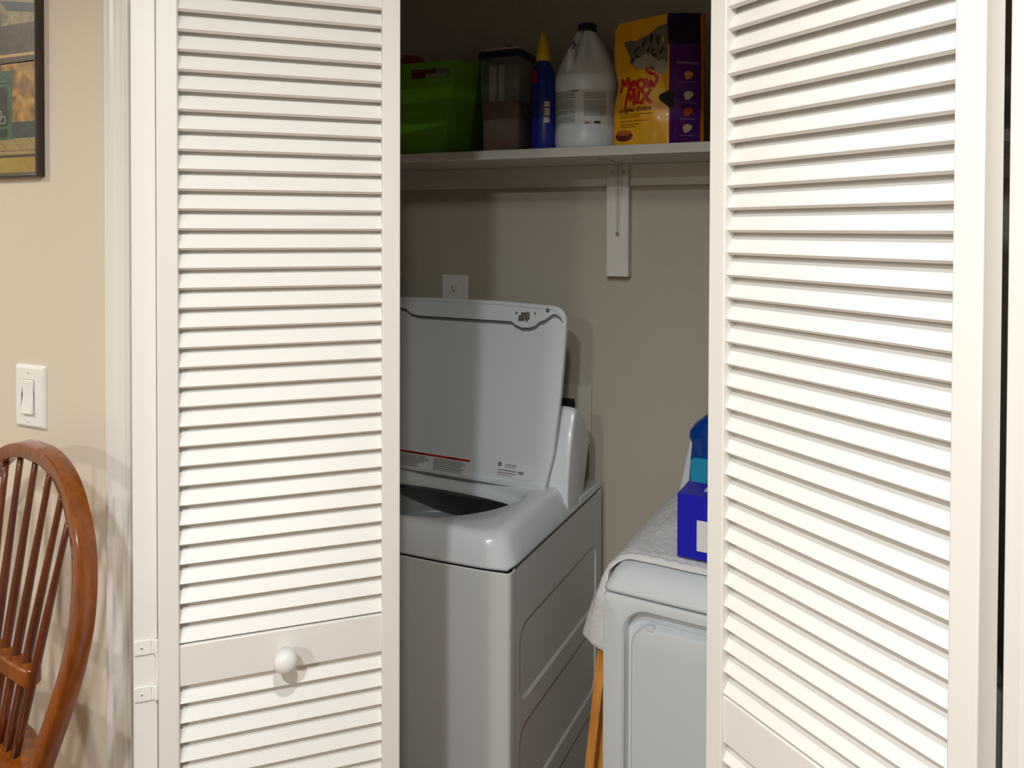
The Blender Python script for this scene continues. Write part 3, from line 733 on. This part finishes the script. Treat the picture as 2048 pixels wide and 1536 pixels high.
obj('packet', bm, mat('packet_red', lin(150, 35, 18), .4, noise_amt=.3, noise_scale=15), rc, bevel=.004)
bx = thing('cream_folded_cloth', 'cream folded cloth inside the green basket, seen through its handle slot', 'cloth', (-1.045, 1.92, Z + .006))
bm = bmesh.new(); box(bm, -.025, .052, -.045, .05, 0, .226); obj('cloth_fold', bm, mat('cream_cloth', (.52, .50, .36), .8, noise_amt=.1), bx, bevel=.01, seg=3)
# clear food container
ct = thing('food_container', 'clear plastic dry-food container with a navy rim, between green basket and blue bottle', 'container', (-.8235, 1.905, Z), -R(2))
CLR = mat('clear_plastic', (.78, .80, .78), .16, trans=.92, ior=1.2)
KIB = mat('kibble', lin(128, 70, 26), .9, noise_amt=.35, noise_scale=160, bump=1.0, bump_scale=300)
def crect(bm, lv, mi=0, cap1=True):
    loft(bm, [[(x, y_, z) for x, y_ in rrect(-hx, hx, -hy, hy, r, 4)] for z, hx, hy, r in lv], mi=mi, cap1=cap1)
bm = bmesh.new(); crect(bm, [(0, .050, .045, .010), (.004, .054, .049, .012), (.12, .057, .052, .012), (.232, .0605, .055, .012), (.262, .0605, .055, .012)], cap1=False); 
o_ = obj('container_body', bm, CLR, ct, smooth=True); o_.modifiers.new('s', 'SOLIDIFY').thickness = .0018
bm = bmesh.new(); crect(bm, [(.003, .049, .044, .010), (.006, .0525, .0475, .011), (.130, .0550, .0500, .011), (.136, .052, .047, .01)])
kb = obj('kibble', bm, KIB, ct, smooth=True); kb['kind'] = 'stuff'
bm = bmesh.new(); crect(bm, [(.105, .05, .045, .011), (.16, .0565, .0505, .011), (.2, .054, .0505, .011)])
NV = mat('navy_plastic', lin(22, 30, 52), .3)
bm2 = bmesh.new(); crect(bm2, [(.252, .063, .0575, .014), (.254, .0655, .060, .015), (.268, .0655, .060, .015), (.271, .062, .057, .015)]); obj('lid_rim', bm2, NV, ct, smooth=False, bevel=.002)
bm.free()
bm = bmesh.new(); crect(bm, [(.271, .055, .050, .015), (.279, .053, .048, .015), (.281, .048, .043, .015)]); obj('lid_top', bm, mat('lid_clear', (.55, .55, .50), .3), ct, smooth=False, bevel=.002)
bm = bmesh.new(); lathe(bm, [(.014, .281), (.013, .289), (.008, .292), (.0005, .2925)], 18, (.012, -.01)); obj('lid_knob', bm, NV, ct, smooth=True)
bm = bmesh.new(); prism(bm, rrect(-.036, -.016, .115, .235, .005), 'y', -.040, -.030); prism(bm, rrect(-.008, .010, .085, .235, .005), 'y', -.042, -.034)
obj('scoop', bm, mat('scoop_white', (.62, .60, .56), .4), ct, bevel=.002)
# blue bottle with yellow nozzle
b2 = thing('cleaner_bottle', 'blue cleaner bottle with a yellow pointed nozzle, left of the bleach jug', 'bottle', (-.712, 1.888, Z))
DB = mat('dark_blue_plastic', lin(18, 40, 150), .22, coat=.5)
bm = bmesh.new()
rings = []
for z, hw, hd in ((0, .032, .024), (.004, .0345, .027), (.10, .0345, .027), (.17, .0335, .026), (.205, .031, .025), (.222, .026, .022), (.233, .019, .018), (.240, .0165, .0165), (.246, .0165, .0165)):
    rings.append([(hw * cos(a), hd * sin(a), z) for a in [2 * pi * k / 28 for k in range(28)]])
loft(bm, rings); obj('bottle_body', bm, DB, b2, smooth=True)
bm = bmesh.new(); lathe(bm, [(.0195, .238), (.0195, .262), (.0165, .267), (.0160, .280), (.0125, .287), (.0105, .300), (.0085, .303), (.0065, .316), (.0005, .3165)], 22); obj('nozzle', bm, mat('nozzle_yellow', lin(225, 190, 20), .4), b2, smooth=True)
bm = bmesh.new()
def wrap(hw, hd, a0, a1, z0, z1, off=.0006, n=12, mi=0):
    rr_ = [[(  (hw + off) * cos(a0 + (a1 - a0) * k / n), (hd + off) * sin(a0 + (a1 - a0) * k / n), z) for k in range(n + 1)] for z in (z0, z1)]
    loft(bm, rr_, close=False, cap0=False, cap1=False, mi=mi)
wrap(.0345, .027, R(292), R(318), .090, .110); wrap(.0345, .027, R(292), R(318), .114, .128); wrap(.0345, .027, R(290), R(316), .072, .087)
obj('label_print', bm, mat('print_white', (.62, .64, .60), .5), b2)
bm = bmesh.new(); wrap(.0325, .0255, R(195), R(255), .180, .212, .0012); obj('label_red_patch', bm, mat('patch_red', lin(150, 20, 22), .4), b2)
# bleach jug
jg = thing('bleach_jug', 'white gallon jug with a black cap and a grey text label', 'jug', (-.598, 1.915, Z))
JW = mat('jug_plastic', (.74, .81, .85), .35, coat=.1)
bm = bmesh.new()
jp = [(.078, 0), (.083, .004), (.0845, .02), (.0845, .045), (.0825, .052), (.0825, .150), (.0845, .158), (.0845, .185), (.081, .200), (.073, .222), (.058, .252), (.042, .282), (.031, .298), (.024, .306), (.0215, .312), (.0215, .322)]
rings = []
for r, z in jp:
    ring = []
    for k in range(48):
        a = 2 * pi * k / 48; rr_ = r
        # sunken grip towards the back right leaves the moulded handle in front
        if .195 < z < .31:
            for c_, wdt in ((R(248), .26), (R(300), .22)):
                d = abs((a - c_ + pi) % (2 * pi) - pi)
                rr_ -= .012 * math.exp(-(d / wdt) ** 2) * sin(pi * (z - .195) / .115)
        ring.append((rr_ * cos(a), rr_ * sin(a), z))
    rings.append(ring)
loft(bm, rings); ss = obj('jug_body', bm, JW, jg, smooth=True)
bm = bmesh.new(); tube(bm, [(-.026, -.070, .195), (-.024, -.071, .222), (-.021, -.062, .250), (-.018, -.050, .275), (-.014, -.034, .296), (-.008, -.018, .308)], [.010, .0115, .0115, .011, .010, .008], 12); obj('handle', bm, JW, jg, smooth=True)
bm = bmesh.new(); lathe(bm, [(.0245, .311), (.0245, .329), (.023, .333), (.001, .3335)], 30); obj('cap', bm, mat('cap_black', (.02, .02, .03), .35), jg, smooth=False, bevel=.001)
bm = bmesh.new()
LBL = mat('label_pale', (.62, .64, .62), .5); TXT = mat('label_text_grey', (.22, .24, .23), .6); TEAL = mat('label_teal', lin(20, 90, 95), .5)
def jwrap(a0, a1, z0, z1, off, mi): 
    wrap(.0825, .0825, R(a0), R(a1), z0, z1, off, 16, mi)
jwrap(205, 345, .058, .147, .0006, 0)
random.seed(8)
for k in range(26):
    z = .1375 - k * .0029
    if k in (5, 14, 19): continue
    jwrap(212, 268 - random.random() * 6, z, z + .0015, .0010, 1)
for k in range(26):
    z = .1375 - k * .0029
    if k > 20 or k == 6: continue
    jwrap(282, 325 - random.random() * 5, z, z + .0015, .0010, 1)
jwrap(212, 225, .1425, .145, .001, 2); jwrap(225, 258, .1425, .1445, .001, 1); jwrap(258, 272, .1425, .1455, .001, 2)
jwrap(283, 292, .060, .064, .001, 3); jwrap(300, 312, .060, .066, .001, 4)
obj('label_print', bm, [LBL, TXT, TEAL, RED, MATS['dark_gap']], jg)

# cat food bag
bg = thing('cat_food_bag', 'yellow and purple cat food bag standing on the shelf', 'bag', (-.367, 1.842, Z), 0)
YEL = mat('bag_yellow', lin(240, 176, 12), .35, noise_amt=.08, noise_scale=10, coat=.2); PUR = mat('bag_purple', lin(78, 22, 108), .3, coat=.3); ORG = mat('bag_orange', lin(205, 110, 16), .35); DPU = mat('bag_dark_purple', lin(38, 14, 52), .3)
# front face runs to the left and back, side face to the right and back
FW, SW = .145, .095
def bagpt(s, t, off=0):
    """s in [-FW, SW] along the wrap, t height; pillow bulge"""
    z = t
    if s <= 0:
        base = Vector((s, .010 + .02 * abs(s) / FW)); n = Vector((-.14, -1)).normalized(); k = -s / FW
    else:
        base = Vector((s * .80, .010 + s * .60)); n = Vector((.6, -.8)); k = s / SW
    bulge = (.012 * sin(pi * min(1, max(0, k))) * sin(pi * min(1, max(0, t / .30))) + .0022 * noise.noise(Vector((s * 40, t * 26, 2))) + .0012 * noise.noise(Vector((s * 120, t * 60, 5))))
    if s <= 0: bulge += .010 * sin(pi * k) * (.5 - .5 * cos(2 * pi * min(1, t / .31)))
    p = base + n * (bulge + off)
    # waist
    if s <= 0: p.x += .010 * (math.exp(-((t - .155) / .035) ** 2)) * k * 1.0 
    return Vector((p.x, p.y, z))
def bagtop(s): return .312 + .016 * (s + FW) / (FW + SW) - (.012 if s < -FW + .008 else 0)
ns, nt_ = 40, 34
bm = bmesh.new(); g = []
for i in range(ns + 1):
    s = -FW + (FW + SW) * i / ns
    g.append([bm.verts.new(bagpt(s, bagtop(s) * j / nt_)) for j in range(nt_ + 1)])
for i in range(ns):
    for j in range(nt_):
        s = -FW + (FW + SW) * (i + .5) / ns; t = j / nt_
        mi = 0 if s < .0 else 1
        if t > .74 and s > -.008: mi = 3
        if s > SW - .012: mi = 2
        bm.faces.new((g[i][j], g[i + 1][j], g[i + 1][j + 1], g[i][j + 1])).material_index = mi
# back of the bag
bk_ = []
for j in range(nt_ + 1):
    t = j / nt_; zz = [bagtop(-FW) * t, bagtop(SW) * t]; th = .055 * (1 - t ** 3)
    a = g[0][j].co; b = g[ns][j].co
    bk_.append((g[0][j], bm.verts.new((a.x + .02, max(a.y, b.y * .6) + .01 + th, a.z)), bm.verts.new((b.x - .015, b.y + .002 + th * .5, b.z)), g[ns][j]))
for j in range(nt_):
    for k in range(3):
        f = bm.faces.new((bk_[j][k], bk_[j + 1][k], bk_[j + 1][k + 1], bk_[j][k + 1])); f.material_index = 2
bag = obj('bag_body', bm, [YEL, PUR, ORG, DPU], bg, smooth=True)
def decal(name, pts, m, off=.0008, label=None, sub=6):
    """outline in (s,t) laid onto the bag"""
    bm = bmesh.new()
    cx_ = sum(p[0] for p in pts) / len(pts); cz_ = sum(p[1] for p in pts) / len(pts)
    rings = [[bagpt(cx_ + (s - cx_) * f, cz_ + (t - cz_) * f, off) for s, t in pts] for f in (1, .75, .5, .25, .05)]
    loft(bm, rings, cap0=False); return obj(name, bm, m, bag, smooth=True)
def blob(cx_, cz_, rx, rz, n=20, rot=0, wob=0):
    out = []
    for k in range(n):
        a = 2 * pi * k / n; r = 1 + wob * sin(3 * a + cx_ * 50)
        x = rx * r * cos(a); z = rz * r * sin(a); out.append((cx_ + x * cos(rot) - z * sin(rot), cz_ + x * sin(rot) + z * cos(rot)))
    return out
FURG = mat('cat_grey', lin(112, 104, 86), .8, noise_amt=.6, noise_scale=90); FURD = mat('cat_stripe', lin(40, 38, 34), .8, noise_amt=.3, noise_scale=60); FURW = mat('cat_white', lin(170, 165, 150), .8, noise_amt=.2, noise_scale=60)
decal('cat_picture', [(-.118, .262), (-.100, .265), (-.088, .262), (-.070, .268), (-.052, .275), (-.030, .292), (-.008, .296), (-.004, .285), (-.003, .245), (-.004, .205), (-.012, .196), (-.028, .180), (-.045, .186), (-.068, .190), (-.082, .188), (-.092, .200), (-.098, .222), (-.112, .250)], FURG, .0008)
decal('cat_picture_muzzle', blob(-.058, .205, .030, .018, 18, .1, .1), FURW, .0014)
decal('cat_picture_muzzle', blob(-.020, .190, .016, .018, 16, .1, .1), FURW, .0014)
for (x, z, a, b, r) in ((-.080, .238, .012, .004, .9), (-.062, .255, .014, .004, 1.3), (-.045, .262, .014, .004, 1.5), (-.028, .258, .013, .004, 1.7), (-.036, .226, .006, .011, .2), (-.074, .222, .008, .006, 0), (-.090, .212, .010, .003, .9), (-.018, .232, .012, .003, 1.2), (-.05, .236, .008, .003, 1.5)):
    decal('cat_picture_stripe', blob(x, z, a, b, 12, r), FURD, .0016)
decal('cat_picture_eye', blob(-.072, .224, .005, .0045, 14), mat('cat_eye', lin(120, 110, 40), .3), .0022)
decal('cat_picture_eye', blob(-.034, .228, .0045, .0045, 14), MATS['cat_eye'], .0022)
decal('cat_picture_tail', blob(-.004, .112, .016, .020, 16, .4, .2), FURD, .0012)
decal('bright_patch', [(-.110, .168), (-.06, .178), (-.03, .172), (-.012, .150), (-.008, .125), (-.02, .105), (-.07, .098), (-.118, .10), (-.128, .13)], mat('bag_light_yellow', lin(250, 205, 20), .35), .0006)
decal('food_bowl_picture', blob(-.117, .026, .024, .013, 18), mat('bowl_brown', lin(95, 30, 10), .6, noise_amt=.4, noise_scale=200), .0010)
decal('food_bowl_picture', blob(-.117, .034, .021, .007, 18), mat('bowl_food', lin(185, 95, 40), .6, noise_amt=.5, noise_scale=300), .0016)
for k, (z, m_) in enumerate(((.170, 'chip_orange'), (.120, 'chip_cream'), (.080, 'chip_red'), (.040, 'chip_tan'))):
    col = dict(chip_orange=lin(214, 130, 60), chip_cream=lin(190, 180, 150), chip_red=lin(190, 70, 35), chip_tan=lin(200, 175, 130))[m_]
    decal('ingredient_picture', blob(.045, z, .013, .010, 14, .5, .12), mat(m_, col, .5, noise_amt=.15, noise_scale=80), .0010)
    bm = bmesh.new(); loft(bm, [[bagpt(s, z - .019, .001) for s in (.025, .035, .045, .055, .065)], [bagpt(s, z - .0165, .001) for s in (.025, .035, .045, .055, .065)]], close=False, cap0=False, cap1=False); obj('caption_line', bm, mat('caption_lilac', lin(130, 90, 150), .5), bag)
bm = bmesh.new(); loft(bm, [[bagpt(s, z_, .001) for s in (.015, .03, .045, .06, .075)] for z_ in (.196, .203)], close=False, cap0=False, cap1=False); obj('caption_line', bm, MATS['caption_lilac'], bag)
def bag_text(name, body, s0, t0, size, m, off=.0028, shear=0, sx=1.0, rot=0, bold=0):
    cu = bpy.data.curves.new(name, 'FONT'); cu.body = body; cu.size = size; cu.shear = shear; cu.offset = bold; cu.resolution_u = 3
    tmp = bpy.data.objects.new(name, cu); C.objects.link(tmp); dg = bpy.context.evaluated_depsgraph_get(); dg.update()
    me = bpy.data.meshes.new_from_object(tmp.evaluated_get(dg)); bpy.data.objects.remove(tmp)
    bm = bmesh.new(); bm.from_mesh(me); bpy.data.meshes.remove(me)
    bmesh.ops.subdivide_edges(bm, edges=[e for e in bm.edges if e.calc_length() > size * .12], cuts=3)
    for v in bm.verts:
        x = v.co.x * sx; z = v.co.y
        s = s0 + x * cos(rot) - z * sin(rot); t = t0 + x * sin(rot) + z * cos(rot)
        v.co = bagpt(s, t, off)
    return obj(name, bm, m, bag)
TR = mat('text_red', lin(205, 30, 15), .4); TB = mat('text_dark', lin(70, 35, 10), .5)
def stroke_letter(name, strokes, m, off=.0024):
    """brush strokes: each a list of (s, t, width) laid onto the bag"""
    bm = bmesh.new()
    for st in strokes:
        P_ = []
        for i in range(len(st) - 1):
            for q in range(4):
                k = q / 4; P_.append(tuple(st[i][c] * (1 - k) + st[i + 1][c] * k for c in range(3)))
        P_.append(tuple(st[-1])); L_, R2 = [], []
        for i, p in enumerate(P_):
            a_, b_ = P_[max(0, i - 1)], P_[min(len(P_) - 1, i + 1)]; dx, dz = b_[0] - a_[0], b_[1] - a_[1]; l = math.hypot(dx, dz) or 1
            nx, nz = -dz / l * p[2] / 2, dx / l * p[2] / 2
            L_.append(bm.verts.new(bagpt(p[0] + nx, p[1] + nz, off))); R2.append(bm.verts.new(bagpt(p[0] - nx, p[1] - nz, off)))
        for i in range(len(P_) - 1): bm.faces.new((L_[i], L_[i + 1], R2[i + 1], R2[i]))
    return obj(name, bm, m, bag)
def oval(cx_, cz_, rx, rz, a0, a1, w_, n=14): return [(cx_ + rx * cos(R(a0 + (a1 - a0) * k / n)), cz_ + rz * sin(R(a0 + (a1 - a0) * k / n)), w_) for k in range(n + 1)]
q = .0084
stroke_letter('lettering', [[(-.130, .134, q), (-.129, .152, q), (-.126, .170, q * .9)], [(-.127, .169, q), (-.117, .150, q * .8)], [(-.117, .150, q * .8), (-.107, .171, q * .9)], [(-.107, .171, q), (-.104, .155, q), (-.104, .136, q * 1.1)]], TR)
stroke_letter('lettering', [[(-.099, .147, q * .8), (-.082, .150, q * .8)] , oval(-.0905, .1475, .0090, .0105, 15, 320, q * .9)], TR)
stroke_letter('lettering', [oval(-.0690, .1495, .0100, .0115, 0, 360, q * .95)], TR)
stroke_letter('lettering', [[(-.056, .164, q), (-.054, .150, q), (-.050, .139, q)], [(-.050, .139, q), (-.044, .158, q * .8)], [(-.044, .158, q * .8), (-.040, .141, q)], [(-.040, .141, q), (-.031, .152, q), (-.028, .164, q), (-.034, .172, q * .9), (-.048, .177, q * .8), (-.053, .184, q * .6), (-.054, .190, q * .2)]], TR)
stroke_letter('lettering', [[(-.110, .094, q * .6), (-.108, .112, q), (-.105, .136, q * .9)], [(-.105, .135, q), (-.095, .112, q * .8)], [(-.095, .112, q * .8), (-.086, .137, q * .9)], [(-.086, .137, q), (-.084, .118, q), (-.085, .100, q * 1.1)]], TR)
stroke_letter('lettering', [[(-.074, .134, q), (-.074, .118, q), (-.075, .102, q)]], TR)
stroke_letter('lettering', [[(-.066, .136, q), (-.055, .118, q), (-.042, .103, q * 1.1)], [(-.043, .137, q), (-.055, .118, q), (-.068, .101, q)]], TR)
bag_text('lettering', 'original choice', -.128, .084, .0160, TB, sx=.93, rot=.03, bold=.0002)
for z, a, b in ((.077, -.126, -.04), (.071, -.126, -.07), (.061, -.126, -.052), (.053, -.126, -.075), (.047, -.126, -.085)):
    bm = bmesh.new(); loft(bm, [[bagpt(a + (b - a) * k / 8, z_, .001) for k in range(9)] for z_ in (z, z + .0022)], close=False, cap0=False, cap1=False); obj('small_print_line', bm, mat('text_ochre', lin(150, 95, 10), .5), bag)
# dark jar behind the bag
jr = thing('dark_jar', 'dark jar with a pale lid standing just right of the cat food bag', 'jar', (-.222, 1.985, Z))
bm = bmesh.new(); lathe(bm, [(.048, 0), (.052, .005), (.052, .15), (.045, .175), (.036, .19), (.036, .20), (.002, .2)], 28); obj('jar_body', bm, mat('jar_dark', (.03, .04, .05), .15, coat=.5), jr, smooth=True)
bm = bmesh.new(); lathe(bm, [(.040, .196), (.040, .232), (.037, .236), (.001, .237)], 28); obj('lid', bm, mat('jar_lid', (.32, .28, .22), .5), jr, smooth=True)
